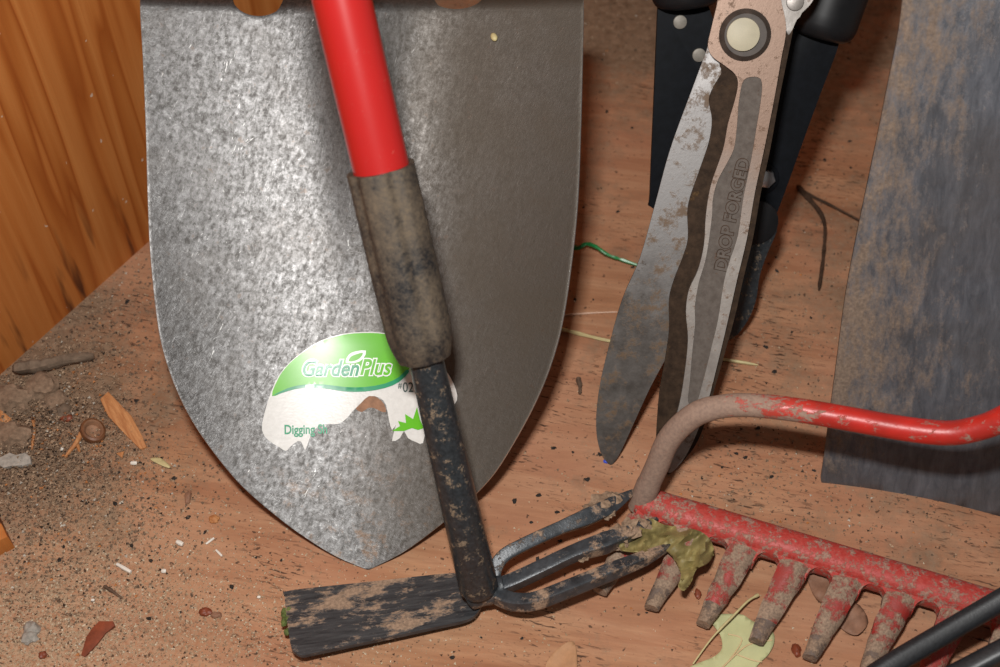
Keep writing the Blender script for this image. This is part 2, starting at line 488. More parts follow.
M['red_seed'] = mat_plain('dark_red_husk', (.20, .045, .018), .5, 0, .3, 200)
M['straw'] = mat_plain('dry_straw', (.52, .44, .22), .6, 0, .12)
M['thread'] = mat_plain('pale_thread', (.66, .45, .33), .6, 0, .1)
M['green_wire'] = mat_plain('green_plastic_tie', (.01, .20, .05), .35, 0, .2)
M['black_bit'] = mat_plain('black_crumb', (.018, .013, .01), .8, 0, .4)
M['twig'] = mat_plain('brown_twig', (.11, .065, .04), .8, 0, .3)
M['blue_bit'] = mat_plain('blue_fleck', (.05, .09, .55), .5, 0, .1)
M['moss'] = mat_plain('green_moss', (.10, .13, .03), .8, 0, .5, 300)
M['ash_wood'] = mat_plain('pale_handle_wood', (.45, .30, .16), .5, 0, .2, 40)
def grain_mat(name, stops):
    s = NT(name)
    g = s.n('ShaderNodeNewGeometry')
    col = s.ramp(g.outputs['Random Per Island'], stops, 'CONSTANT')
    return s.set(col, .85, 0, spec=.2)
M['sand'] = grain_mat('sand_grains', [(0, (.50, .38, .25)), (.3, (.40, .27, .17)), (.55, (.62, .52, .38)), (.72, (.30, .19, .12)), (.9, (.10, .06, .04))])
M['litter'] = grain_mat('soil_litter', [(0, (.20, .135, .09)), (.3, (.30, .2, .13)), (.5, (.15, .10, .07)), (.66, (.42, .29, .19)), (.88, (.04, .028, .02)), (.94, (.50, .20, .07)), (.97, (.55, .5, .42))])

# ---------------------------------------------------------------- the setting
def box_bm(x0, x1, y0, y1, z0, z1):
    bm = bmesh.new()
    v = [bm.verts.new((x, y, z)) for x in (x0, x1) for y in (y0, y1) for z in (z0, z1)]
    for f in ((0, 1, 3, 2), (4, 6, 7, 5), (0, 4, 5, 1), (2, 3, 7, 6), (0, 2, 6, 4), (1, 5, 7, 3)): bm.faces.new([v[i] for i in f])
    return bm
WA = fz(0, 375); WB = fz(145, 245)
wd = (WB-WA).normalized()                       # along the left wall
wn = Vector((wd.y, -wd.x, 0))                   # out of the wall, into the shed
BW = Vector((0, .345, 0)); bd = Vector((1, -.075, 0)).normalized(); bn = Vector((bd.y, -bd.x, 0))
def wall(name, p0, p1, nrm, h):
    bm = bmesh.new()
    a, b = p0, p1; c, d = p1 - nrm*.018, p0 - nrm*.018
    solid(bm, [Vector((q.x, q.y, h)) for q in (a, b, c, d)], (0, 0, 1), h, 0)
    o = obj(name, bm, M['pine'], origin=(a.x, a.y, 0)); o['kind'] = 'structure'; return o
o = obj('floor', box_bm(-.75, .75, -.75, .40, -.015, 0), M['floor'], origin=(0, 0, 0)); o['kind'] = 'structure'
# corner where the two walls meet
t = ((BW - WA).cross(bd).z)/(wd.cross(bd).z); corner = WA + wd*t
wall('wall_left', WA - wd*.42, corner, wn, 1.1)
wall('wall_back', corner + bd*.0 , BW + bd*.72, -bn if bn.y > 0 else bn, 1.1)

# ---------------------------------------------------------------- digging shovel
TIP = fz(368, 570, .001)
SH = Pl(TIP, 43)
UC = SH.uv(SH.hit(362, 250))[0]
VT = SH.uv(SH.hit(362, 5))[1]; VF = SH.uv(SH.hit(362, 345))[1]
T5 = 9.0
def shw(u, v):
    u -= UC; t = v/VT
    dish = (3.6-2.1*t)*u*u*(.6+.4*min(1, max(0, t*2)))
    curl = .030*(1-t)**2 - .030
    q = max(0, (v-VF)/(VT-VF)); q = q*q*(3-2*q)*.6+q*.4
    hump = .009*q*math.exp(-(u/(.014+.008*q))**2)
    step = .004*max(0, (t-T5)/.02)**2
    return dish + curl + hump - step
def onsh(px, py, w=0.0):
    x = 0.0
    for _ in range(9):
        P = SH.hit(px, py, x + w); u, v = SH.uv(P); x = .5*x + .5*shw(u, v)
    return SH.hit(px, py, x + w)
T5 = SH.uv(onsh(200, 6))[1]/VT
print('T5', T5)
Lp = [(140, -4), (140.5, 20), (143, 60), (146, 130), (148, 200), (151, 260), (159, 330), (171, 375), (189, 415), (212, 450), (240, 484), (270, 511), (300, 534), (335, 556), (368, 570)]
Rp = [(583, -8), (583, 20), (582, 60), (580, 130), (577, 200), (571, 260), (562, 320), (551, 362), (536, 400), (515, 440), (492, 476), (465, 504), (435, 529), (402, 553), (368, 570)]
def interp(tab, y):
    for (x0, y0), (x1, y1) in zip(tab, tab[1:]):
        if y <= y1: return x0+(x1-x0)*max(0, (y-y0))/(y1-y0)
    return tab[-1][0]
Ls = [(p.x, p.y) for p in cr([(x, y, 0) for x, y in Lp], 8)]
Rs = [(p.x, p.y) for p in cr([(x, y, 0) for x, y in Rp], 8)]
def notch(x):
    d = 0
    for c, r, dep in ((259, 27, 17), (456, 29, 14)):
        if abs(x-c) < r: d = max(d, (dep+3)*math.sqrt(1-((x-c)/r)**2))
    return d
bm = bmesh.new(); NY, NX = 110, 150; rows = []
for i in range(NY+1):
    t = i/NY; y = 570 - 570*(1-(1-t)**1.6) if t < 1 else 0
    y = 569.5*(1-t)**1.0
    if t < .12: y = 569.5 - 569.5*.12*(t/.12)**1.5
    row = []
    xl, xr = interp(Ls, y), interp(Rs, y)
    for k in range(NX+1):
        x = xl+(xr-xl)*k/NX
        yy = y + notch(x)*max(0, 1-y/60) if y < 60 else y
        if y < 60:
            topc = -4 if x < 360 else -8
            yy += topc*max(0, 1-y/60)
            yy -= 16*max(0, 1-y/60)*max(0, min(1, (x-278)/16, (438-x)/16))
        row.append(bm.verts.new(onsh(x, yy)))
    rows.append(row)
for i in range(NY):
    for k in range(NX):
        bm.faces.new((rows[i][k], rows[i][k+1], rows[i+1][k+1], rows[i+1][k]))
bmesh.ops.remove_doubles(bm, verts=bm.verts, dist=2e-6)
shovel = thing('digging_shovel', 'round-point digging shovel with a big worn steel blade carrying a torn green label', 'shovel', TIP)
blade = obj('blade', bm, [M['steel'], M['rim']], shovel, sharp=60)
# make sure the front of the blade faces the camera side, then thicken backwards
me = blade.data
if sum(p.normal.dot(SH.N) for p in me.polygons) < 0: me.flip_normals()
sm = blade.modifiers.new('thickness', 'SOLIDIFY'); sm.thickness = .0018; sm.offset = -1; sm.material_offset_rim = 1
bv = blade.modifiers.new('worn_edge', 'BEVEL'); bv.width = .0006; bv.segments = 2; bv.limit_method = 'ANGLE'; bv.angle_limit = R(60); bv.material = 1
# socket and handle rise behind the top of the blade, out of the frame
topc = onsh(360, -22)
hdir = Vector((-.04, .42, .90)).normalized()
pts = [topc - SH.N*.004 - SH.V*.002, topc + SH.V*.015 - SH.N*.002, topc + SH.V*.035 + hdir*.02, topc + SH.V*.045 + hdir*.06, topc + SH.V*.05 + hdir*.14]
obj('socket', sweep(cr(pts, 5), [.020]*4+[.019]*17, 24), M['steel'], shovel)
hs = pts[-1] - hdir*.03
obj('handle', sweep([hs, hs+hdir*.1, hs+hdir*.24], .0165, 20), M['ash_wood'], shovel)

# torn label stuck on the blade
def lay(bm, pts, off, mi, step=6, smooth=4, solid_=None):
    p2 = [(p.x, p.y) for p in cr([(x, y, 0) for x, y in pts], smooth, True)] if smooth else pts
    V, F = cdt(p2, step)
    vs = [bm.verts.new(onsh(v.x, v.y, off)) for v in V]
    for f in F:
        try: bm.faces.new([vs[i] for i in f]).material_index = mi
        except ValueError: pass
lab = bmesh.new()
white = [(271, 392), (279, 375), (290, 362), (305, 350), (322, 340), (342, 334), (362, 332), (385, 333), (400, 340), (420, 350), (437, 362), (449, 375), (456, 390), (457, 400), (452, 406), (449, 398), (445, 388), (430, 400), (426, 425), (423, 443), (416, 442), (408, 438), (404, 431), (400, 438), (392, 441), (396, 425), (392, 430), (389, 420), (386, 405), (380, 398), (369, 396), (361, 403), (352, 412), (346, 419), (338, 424), (328, 424), (318, 427), (312, 433), (308, 443), (305, 450), (302, 443), (298, 441), (290, 447), (286, 451), (279, 447), (268, 440), (262, 430), (264, 415)]
lay(lab, white, .0004, 0, 5, 2)
green = [(272, 396), (279, 377), (290, 363), (305, 351), (322, 341), (342, 335), (362, 333), (385, 334), (398, 340), (415, 350), (410, 368), (398, 380), (385, 386), (365, 389), (345, 389), (325, 386), (305, 386), (288, 390)]
lay(lab, green, .0007, 1, 5, 3)
teal = [(272, 396), (288, 388), (305, 384.5), (325, 384.5), (345, 387), (365, 387), (385, 383.5), (399, 377), (406, 370), (409, 372), (399, 382), (385, 388), (365, 391.5), (345, 391.5), (325, 388.5), (305, 387.5), (288, 391)]
lay(lab, teal, .0009, 2, 5, 2)
lay(lab, [(356, 409), (358, 401), (364, 397), (370, 395), (378, 398), (384, 404), (386, 412), (380, 411), (374, 408), (368, 408), (362, 412)], .0002, 5, 4, 2)
star = [(392, 431), (400, 426), (398, 421), (406, 423), (405, 414), (413, 419), (417, 407), (420, 420), (424, 428), (418, 430), (412, 428), (404, 431)]
lay(lab, star, .0009, 1, 4, 0)
lf = [(347, 361), (350, 356), (356, 353), (364, 352), (361, 358), (354, 361)]
lay(lab, [(345.5, 362.5), (348.5, 355), (355, 351.5), (366, 350.5), (363, 359), (355, 363)], .0010, 3, 4, 2)
lay(lab, [(348.5, 361), (351, 356.5), (357, 354), (363, 352.8), (360, 358), (354, 361)], .0012, 1, 4, 2)
def put_text(bm, s, x0, y0, size, mi, off, ang=0.0, shear=0.0, bold=0.0, xs=1.0):
    V, F = text2d(s, size, shear, bold, xs)
    c, sn = math.cos(R(ang)), math.sin(R(ang))
    vs = [bm.verts.new(onsh(x0 + v.x*c + v.y*sn, y0 + v.x*sn - v.y*c, off)) for v in V]
    for f in F:
        try: bm.faces.new([vs[i] for i in f]).material_index = mi
        except ValueError: pass
    return max(v.x for v in V)
w1 = put_text(lab, 'Garden', 300.5, 375.5, 22, 3, .0011, 0, .3, 1.7, .86)
put_text(lab, 'Garden', 300.5, 375.5, 22, 2, .0013, 0, .3, .5, .86)
put_text(lab, 'Plus', 300.5+w1-1, 374.5, 22, 3, .0011, 0, .3, 1.7, .86)
put_text(lab, 'Plus', 300.5+w1-1, 374.5, 22, 1, .0013, 0, .3, .5, .86)
put_text(lab, 'Digging Sh', 284, 434, 13, 2, .0008, -1, 0, .3, .80)
put_text(lab, '#', 398, 388, 8, 4, .0008, 0, 0, .1, .8)
put_text(lab, '02', 402.5, 392, 14, 4, .0008, 0, 0, .1, .8)
lb = obj('torn_label', lab, [M['label_white'], M['label_green'], M['label_teal'], M['label_text'], M['label_ink'], M['nut_in']], shovel, sharp=60)
lb['label'] = 'torn green and white paper label with printed lettering'
if sum(p.normal.dot(SH.N) for p in lb.data.polygons) < 0: lb.data.flip_normals()

# ---------------------------------------------------------------- red-handled hoe and cultivator
def cpt(px, py, depth):
    d = ray(px, py); return CAM + d*depth
HB = fz(479, 588, .022)
HT = cpt(341, -4, .505)
ax = (HT - HB)
def along(py):                                   # point of the shaft axis seen at height py of the photo
    lo, hi = -.3, 1.6
    for _ in range(40):
        m = (lo+hi)/2; P = HB + ax*m; q = P - CAM
        y = 333.5 - FP*q.dot(UPV)/q.dot(FW)
        if y > py: lo = m
        else: hi = m
    return HB + ax*lo
hoe = thing('hoe_cultivator', 'two-sided hand hoe with a red handle, black shaft, flat hoe blade and three-pronged cultivator', 'hoe', fz(479, 588, 0))
def rad_at(P, wpx): return wpx/2/FP*(P-CAM).dot(FW)
p0 = along(172); p1 = HB + ax*1.85
# stop short of the left wall
for k in range(400):
    tt = 1 + k*.01; q = HB + ax*tt
    if (q - WA).dot(wn) < .020: break
p1 = q
obj('handle', sweep([p0, (p0+p1)/2, p1], [.0121, .0121, .0121], 32), M['red_handle'], hoe)
S0, S1 = along(168), along(357)
n = 30; sp, sr = [], []
for i in range(n+1):
    t = i/n; sp.append(S0.lerp(S1, t))
    r = .0149 + .0002*math.sin(t*3)
    if t > .82: r = .0150 - .0030*((t-.82)/.18)**2
    sr.append(r)
def flute(a, t):
    k = 1 - (.12*max(0, 1-t*.45))*max(0, math.cos(5*a+.6))**2
    return math.cos(a)*k, math.sin(a)*k
bm = sweep(sp, sr, 80, flute, cap=False)
# open end: a rim round the handle
n0 = sweep([S0 + (S1-S0)*.0, S0 + (S1-S0)*.003], [.0149, .0118], 80, flute, cap=False, bm=bm)
n0 = sweep([S1, S1 + (S1-S0)*.002], [sr[-1], .0085], 80, flute, cap=False, bm=bm)
bmesh.ops.remove_doubles(bm, verts=bm.verts, dist=1e-6)
sleeve = obj('socket_sleeve', bm, M['rubber'], hoe, sharp=50)
sleeve['label'] = 'dusty black plastic sleeve joining handle and shaft'
hp = Vector(along(290)); hn = (CAM-hp); hn = (hn - ax.normalized()*hn.dot(ax.normalized())).normalized()
obj('rivet', disc(bmesh.new(), hp+hn*.0133, hn, .0016, .0008, 14), M['mud'], sleeve)
b0, b1 = along(350), HB.copy()
obj('shaft', sweep([b0, b0.lerp(b1, .5), b1, b1 - ax.normalized()*.003], [.0078, .0086, .0094, .0075], 28), M['black_paint'], hoe)
# hoe blade: from the foot of the shaft to the left, near edge lifted
HP = Pl(fz(283, 593, .0075), -10)
ol = [(284, 592), (284, 592), (300, 589), (380, 580.5), (452, 573), (470, 576), (481, 588), (482, 602), (477, 613), (466, 620), (440, 626), (380, 639), (318, 652), (303, 655), (295, 652), (291, 646), (287, 620)]
obj('hoe_blade', plate(ol, HP, 0, .0022, .0005), M['hoe'], hoe)
cl = bmesh.new()
for i in range(8):
    a = (288+random.uniform(-5, 3), 622+random.uniform(-14, 14))
    lump(HP.hit(*a)-Vector((0, 0, .001)), .0014, .0018, .0012, i, .5, 2, bm=cl)
obj('moss_tuft', cl, M['moss'], hoe)
# weld hub
hub = bmesh.new()
sweep(cr([fz(468, 597, .014), fz(482, 592, .017), fz(495, 588, .018), fz(503, 587, .018)], 4), [.0045]+[.0068]*4+[.0072]*4+[.006]*3+[.004], 16, bm=hub)
obj('weld_joint', hub, M['black_muddy'], hoe)
def tine(path, rads, name='prong'):
    P = [fz(x, y, .006+z*.55) for x, y, z in path]
    rads = [q*.84 for q in rads]
    Q = cr(P, 6); k = len(Q)
    rr = []
    for i in range(k):
        t = i/(k-1)*(len(rads)-1); a = int(min(t, len(rads)-2)); rr.append(rads[a]+(rads[a+1]-rads[a])*(t-a))
    return obj(name, sweep(Q, rr, 32, sq(1, .95, 9), twist=R(24)), M['black_muddy'], hoe)
tine([(494, 585, .021), (495, 570, .026), (504, 556, .031), (525, 544, .034), (560, 528, .035), (585, 518, .034), (610, 506, .030), (634, 491, .022)], [.0042, .0042, .0042, .004, .004, .0052, .005, .0012])
tine([(498, 587, .021), (515, 581, .025), (545, 567, .031), (575, 553, .034), (605, 543, .034), (630, 533, .031), (657, 519, .024)], [.0045, .0045, .0044, .0044, .0055, .004, .0012])
tine([(490, 590, .020), (500, 597, .023), (515, 602, .027), (535, 601, .031), (565, 590, .034), (610, 572, .034), (645, 558, .031), (676, 543, .026)], [.0045, .0045, .0043, .0042, .0042, .0042, .0036, .001])
mud = bmesh.new()
for i, (x, y, z, r) in enumerate([(600, 507, .033, .006), (612, 501, .031, .005), (590, 512, .034, .0045), (608, 513, .031, .0035), (618, 535, .033, .0055), (630, 530, .031, .0055), (610, 541, .032, .0045), (622, 545, .029, .003), (640, 527, .029, .0045), (582, 556, .031, .003)]):
    lump(fz(x, y, .006+z*.55), r*1.1, r*.9, r*.65, i+3, .6, 3, .4, mud, 1.8)
obj('dried_mud', mud, M['mud'], hoe)

# ---------------------------------------------------------------- hedge shears with tan pivot head
SA = Pl(fz(620, 462, .002), 52, -7)
shears = thing('garden_shears', 'old open shears with a stained silver blade, lettered cast blade and tan pivot head', 'shears', fz(640, 468, 0))
left = [(712, 34), (706, 52), (690, 95), (670, 150), (655, 205), (640, 258), (622, 300), (608, 350), (599, 390), (596, 425), (600, 450), (610, 465), (619, 455), (633, 425), (650, 388), (665, 360), (675, 340), (690, 300), (700, 250), (706, 200), (720, 150), (728, 110), (734, 80), (745, 50), (748, 30), (730, 20)]
obj('cutting_blade', plate(left, SA, .0005, .0022, .0004), M['blade_grey'], shears)
base = [(722, 58), (722, 72), (714, 86), (709, 100), (712, 120), (709, 142), (699, 172), (688, 206), (688, 238), (683, 257), (674, 280), (669, 300), (669, 330), (665, 360), (659, 395), (656, 448), (662, 452), (666, 474), (677, 468), (695, 446), (706, 420), (716, 384), (734, 320), (743, 280), (753, 238), (761, 192), (770, 150), (779, 100), (787, 60), (793, 30), (797, 5), (785, -10), (760, 20)]
obj('blade_core', plate(base, SA, .0025, .0020, .0004), M['blade_dark'], shears)
outer = [(724, -22), (717, 5), (711, 30), (708, 45), (712, 56), (724, 65), (735, 74), (738, 84), (735, 100), (728, 124), (723, 150), (711, 185), (706, 215), (704, 245), (698, 270), (689, 290), (686, 312), (688, 340), (684, 378), (678, 410), (668, 440), (664, 460), (669, 473), (680, 464), (692, 444), (706, 408), (718, 362), (728, 320), (737, 280), (747, 238), (755, 192), (764, 150), (774, 100), (781, 60), (786, 30), (782, 5), (772, -22)]
inner = [(744, 80), (757, 77), (762, 83), (761, 100), (757, 125), (752, 155), (747, 180), (743, 200), (738, 235), (730, 260), (724, 282), (718, 320), (712, 345), (708, 362), (702, 385), (697, 402), (692, 405), (688, 401), (690, 380), (692, 355), (695, 325), (695, 305), (699, 282), (705, 262), (709, 240), (712, 215), (713, 198), (718, 180), (727, 163), (734, 148), (737, 125), (739, 100)]
def framed(bm, outer, inner, pl, w, thick, rec):
    o2 = cr([(x, y, 0) for x, y in outer], 4, True); i2 = cr([(x, y, 0) for x, y in inner], 4, True)
    n, m = len(o2), len(i2)
    pts = [Vector((p.x, p.y)) for p in o2+i2]
    es = [(i, (i+1) % n) for i in range(n)] + [(n+i, n+(i+1) % m) for i in range(m)]
    r = geometry.delaunay_2d_cdt(pts, es, [], 1, 1e-5)
    V, F = r[0], r[2]
    ip = [(p.x, p.y) for p in i2]
    def ins(x, y):
        c = False
        for i in range(m):
            x1, y1 = ip[i]; x2, y2 = ip[i-1]
            if (y1 > y) != (y2 > y) and x < (x2-x1)*(y-y1)/(y2-y1)+x1: c = not c
        return c
    vt = [bm.verts.new(pl.hit(v.x, v.y, w)) for v in V]
    for f in F:
        cx = sum(V[i].x for i in f)/3; cy = sum(V[i].y for i in f)/3
        if not ins(cx, cy): bm.faces.new([vt[i] for i in f])
    def wallring(loop, w0, w1, mi=0):
        a = [bm.verts.new(pl.hit(p.x, p.y, w0)) for p in loop]
        b = [bm.verts.new(pl.hit(p.x, p.y, w0) + pl.N*(w1-w0)) for p in loop]
        for i in range(len(a)):
            j = (i+1) % len(a); bm.faces.new((a[i], a[j], b[j], b[i])).material_index = mi
        return b
    b = wallring(o2, w, w-thick); bm.faces.new(b)
    wallring(i2, w, w-rec)
    bmesh.ops.remove_doubles(bm, verts=bm.verts, dist=1e-6)
bm = bmesh.new(); framed(bm, outer, inner, SA, .0062, .0030, .0012)
cast = obj('cast_blade', bm, M['pink_steel'], shears)
cast['label'] = 'tan and silver worn cast blade with raised lettering'
bm = bmesh.new()
i2 = cr([(x, y, 0) for x, y in inner], 4, True)
bm.faces.new([bm.verts.new(SA.hit(p.x, p.y, .0062) - SA.N*.00115) for p in i2])
pan = obj('recessed_panel', bm, M['panel'], cast)
if sum(p.normal.dot(SA.N) for p in pan.data.polygons) < 0: pan.data.flip_normals()
# raised words running up the panel
V, F = text2d('DROP FORGED', 17, 0, .45, .93, .5)
wtx = max(v.x for v in V)
A2, B2 = Vector((726, 272)), Vector((749.5, 160))
dr = (B2-A2).normalized(); pr = Vector((-dr.y, dr.x))      # pr: towards the foot of the letters
bm = bmesh.new()
k = (B2-A2).length/wtx
def bend(t): return 2.2*math.sin(t*math.pi)
vs_ = []
for v in V:
    q = A2 + dr*(v.x*k) - pr*(v.y) + pr*bend(v.x/wtx)*-.6
    vs_.append(bm.verts.new(SA.hit(q.x, q.y, .00525) + SA.N*(v.z*.0010)))
for f in F:
    try: bm.faces.new([vs_[i] for i in f])
    except ValueError: pass
obj('lettering', bm, M['panel'], cast)
V, F = text2d('DROP FORGED', 17, 0, 1.15, .93)
bm = bmesh.new(); vs_ = []
for v in V:
    q = A2 + dr*(v.x*k) - pr*v.y + pr*bend(v.x/wtx)*-.6
    vs_.append(bm.verts.new(SA.hit(q.x, q.y, .00525)))
for f in F:
    try: bm.faces.new([vs_[i] for i in f])
    except ValueError: pass
gr_ = obj('letter_grime', bm, M['root'], cast)
if sum(p.normal.dot(SA.N) for p in gr_.data.polygons) < 0: gr_.data.flip_normals()
pc = SA.hit(745, 35, .0062)
obj('pivot_washer', disc(bmesh.new(), pc, SA.N, .0124, .0032, 40, .0, r2=.0100), M['washer'], shears)
obj('pivot_bolt', disc(bmesh.new(), SA.hit(743, 34.5, .0094), SA.N, .0078, .0022, 40, .0003), M['bolt_cap'], shears)
tang = [(760, -34), (768, -14), (778, 8), (787, 34), (792, 30), (799, 16), (812, 2), (822, -22), (826, -50), (770, -60)]
obj('tang', plate(tang, SA, .0028, .0035, .0006), M['tang'], shears)
obj('rivet', disc(bmesh.new(), SA.hit(795, 2, .0028), SA.N, .0042, .0012, 20, .0005), M['tang'], shears)
tg2 = [(724, -14), (718, -40), (712, -80), (750, -80), (760, -40), (770, -14)]
obj('tang', plate(tg2, SA, .0060, .0030, .0006), M['blade_grey'], shears)
obj('handle', sweep([SA.hit(730, -60, .004), SA.hit(712, -170, .004), SA.hit(690, -320, .004)], [.009, .0125, .0125], 20), M['ash_wood'], shears)
obj('handle', sweep([SA.hit(800, -44, .002), SA.hit(845, -150, .002), SA.hit(915, -300, .002)], [.009, .0125, .0125], 20), M['ash_wood'], shears)

# ---------------------------------------------------------------- black loppers behind
SB = Pl(fz(735, 338, .003), 60)
lop = thing('loppers', 'black steel loppers with rubber grips standing behind the open shears', 'loppers', fz(735, 338, 0))
lp = [(658, 3), (658, 3), (702, 3), (712, 16), (724, 60), (745, 140), (768, 190), (766, 214), (750, 225), (715, 228), (680, 222), (651, 207), (650, 195), (654, 100)]
obj('handle_plate', plate(lp, SB, .001, .0035, .0006), M['black_smooth'], lop)
rp = [(782, 22), (838, 26), (839, 44), (820, 95), (800, 150), (780, 205), (766, 236), (746, 240), (735, 225), (745, 180), (765, 110)]
obj('handle_plate', plate(rp, SB, .0055, .0035, .0006), M['black_smooth'], lop)
jw = [(740, 205), (762, 204), (775, 214), (777, 230), (768, 252), (760, 275), (756, 300), (748, 320), (734, 338), (722, 338), (715, 310), (722, 260)]
obj('jaw', plate(jw, SB, .0095, .0035, .001), M['black_paint'], lop)
for x, y, w, r in ((680, 22, .001, .0036), (699, 55, .001, .0036)):
    obj('rivet', disc(bmesh.new(), SB.hit(x, y, w), SB.N, r, .0010, 20, .0005), M['rivet'], lop)
obj('nut', disc(bmesh.new(), SB.hit(763, 178, .0055), SB.N, .0085, .0016, 32, .0005), M['black_smooth'], lop)
obj('nut', disc(bmesh.new(), SB.hit(765, 178, .0071), SB.N, .0052, .0035, 6, .0007), M['zinc'], lop)
obj('nut', disc(bmesh.new(), SB.hit(755, 222, .0095), SB.N, .0125, .0018, 36, .0008), M['grip'], lop)
def grip(a, b, r):
    P0, P1 = SB.hit(*a, .004), SB.hit(*b, .004)
    n = 14; pts = [P0.lerp(P1, i/n) for i in range(n+1)]
    dd = (P1-P0).normalized()
    rs = [r]*(n+1)
    e = [P0 - dd*r*.42*math.sin(R(x)) for x in (90, 70, 45, 22)]
    er = [r*.55, r*.75, r*.9, r*.97]
    return sweep(e+pts, er+rs, 28)
obj('grip', grip((822, 22), (868, -110), .0185), M['grip'], lop)
obj('grip', grip((686, -8), (680, -120), .0178), M['grip'], lop)

# ---------------------------------------------------------------- flat steel spade on the right
sp_a, sp_b = fz(822, 484, .002), fz(1000, 521, .002)
SP = Pl(sp_a, 66, math.degrees(math.atan2(sp_b.y-sp_a.y, sp_b.x-sp_a.x)))
sd = [(906, -40), (904, -12), (899, 30), (889, 80), (878, 135), (866, 192), (855, 245), (845, 300), (837, 360), (829, 420), (823, 465), (821, 481), (827, 487), (845, 491), (900, 500), (960, 511), (1040, 524), (1120, 538), (1180, 548), (1186, 540), (1188, 480), (1192, 380), (1196, 280), (1198, 180), (1200, 80), (1202, -12), (1202, -40)]
bm = bmesh.new()
V, F = cdt([(p.x, p.y) for p in cr([(x, y, 0) for x, y in sd], 3, True)], 14)
ucn = SP.uv(SP.hit(1010, 250))[0]
vs_ = []
for v in V:
    P = SP.hit(v.x, v.y)
    u, vv = SP.uv(P); w = 1.1*(u-ucn)**2 - .012
    w = max(w, -.012) + .006
    vs_.append(bm.verts.new(SP.hit(v.x, v.y, w)))
for f in F: bm.faces.new([vs_[i] for i in f])
spade = thing('spade', 'flat square-edged dark steel spade blade streaked with dried soil at the right edge', 'spade', fz(905, 500, 0))
sb = obj('blade', bm, [M['spade'], M['rim']], spade, sharp=60)
if sum(p.normal.dot(SP.N) for p in sb.data.polygons) < 0: sb.data.flip_normals()
mm = sb.modifiers.new('thickness', 'SOLIDIFY'); mm.thickness = .002; mm.offset = -1
c0 = SP.hit(1070, -60, -.004)
obj('socket', sweep([c0 - SP.V*.03, c0 + SP.V*.03, c0 + SP.V*.12], [.019, .019, .018], 24), M['spade'], spade)
obj('handle', sweep([c0 + SP.V*.11, c0 + SP.V*.26], .016, 20), M['ash_wood'], spade)

# ---------------------------------------------------------------- red bow rake
RA = fz(648, 505, .013); RBp = fz(985, 606, .013)
rx = (RBp-RA).normalized(); ry = Vector((rx.y, -rx.x, 0))      # ry: towards the viewer
rake = thing('bow_rake', 'red bow rake head caked in dry mud, prongs lying towards the front', 'rake', Vector((RA.x, RA.y, 0)))
NT_ = 14
t0 = (fz(648, 518, .012)-RA).dot(rx)
sp_ = ((fz(899, 604, .012) - fz(692, 535, .012)).dot(rx))/4
tpos = [(fz(692, 535, .012)-RA).dot(rx) + sp_*(k-1) for k in range(NT_)]
x1 = tpos[-1] + .008; x0 = -.006
# bar: a round back with a flange the arches are cut in
bm = bmesh.new()
n = 60; P = [RA + rx*(x0+(x1-x0)*i/n) for i in range(n+1)]
sweep(P, [.0060]+[.0085]*(n-1)+[.0060], 24, sq(.95, 1.0, 2.4), bm=bm, ref=(0, 0, 1))
# webs between prongs
def rl(x, y, z): return RA + rx*x + ry*y + Vector((0, 0, z))
# flange outline with arches
fl_ = [(x0, .002)]
xs = [tpos[0]-.012]
out = [(x0+.002, 0.0)]
for k in range(NT_):
    c = tpos[k]
    out += [(c-.0074 if k else x0+.002, .0110), (c-.0066, .015), (c+.0066, .015), (c+.0074, .0110)]
    if k < NT_-1:
        g0, g1 = c+.0074, tpos[k+1]-.0074
        for a in range(1, 6):
            an = math.pi*a/6
            out.append(((g0+g1)/2 - (g1-g0)/2*math.cos(an), .0110-.0040*math.sin(an)))
out.append((x1, 0.0))
solid(bm, [rl(x, y, .004 - max(0, y-.006)*.25) for x, y in out], (0, 0, 1), .007, .0008)
obj('crossbar', bm, M['rake_bar'], rake)
for k in range(NT_):
    L = .0415
    Q = []; W = []; H = []
    for i in range(13):
        t = i/12
        Q.append(rl(tpos[k] - .009*t + random.uniform(-.0002, .0002), .010+L*t, .002 - .0085*t*t*0 - .0075*t))
        W.append((.0074*(1-t)+.0035*t) * (1+.08*math.sin(t*3)) ); H.append(.0042*(1-t)+.0030*t)
    bm = bmesh.new(); rings = []
    for i, q in enumerate(Q):
        w, h = W[i], H[i]
        sec = [(-w, -h*.5), (-w, h*.35), (-w*.45, h), (w*.35, h), (w, h*.1), (w, -h*.6), (w*.6, -h), (-w*.6, -h)]
        rings.append([bm.verts.new(q + rx*a + Vector((0, 0, b))) for a, b in sec])
    for i in range(12):
        for j in range(8):
            f = bm.faces.new((rings[i][j], rings[i][(j+1) % 8], rings[i+1][(j+1) % 8], rings[i+1][j]))
            f.material_index = 1 if i > 8 else 0
    bm.faces.new(rings[0][::-1]); bm.faces.new(rings[-1]).material_index = 1
    for v in bm.verts:
        v.co += Vector([noise.noise(v.co*140+Vector((s, k, 0))) for s in (0, 7, 13)])*.0007
        v.co.z = max(v.co.z, .0006)
    obj('prong', bm, [M['rake_tine'], M['tine_tip']], rake, sharp=50)
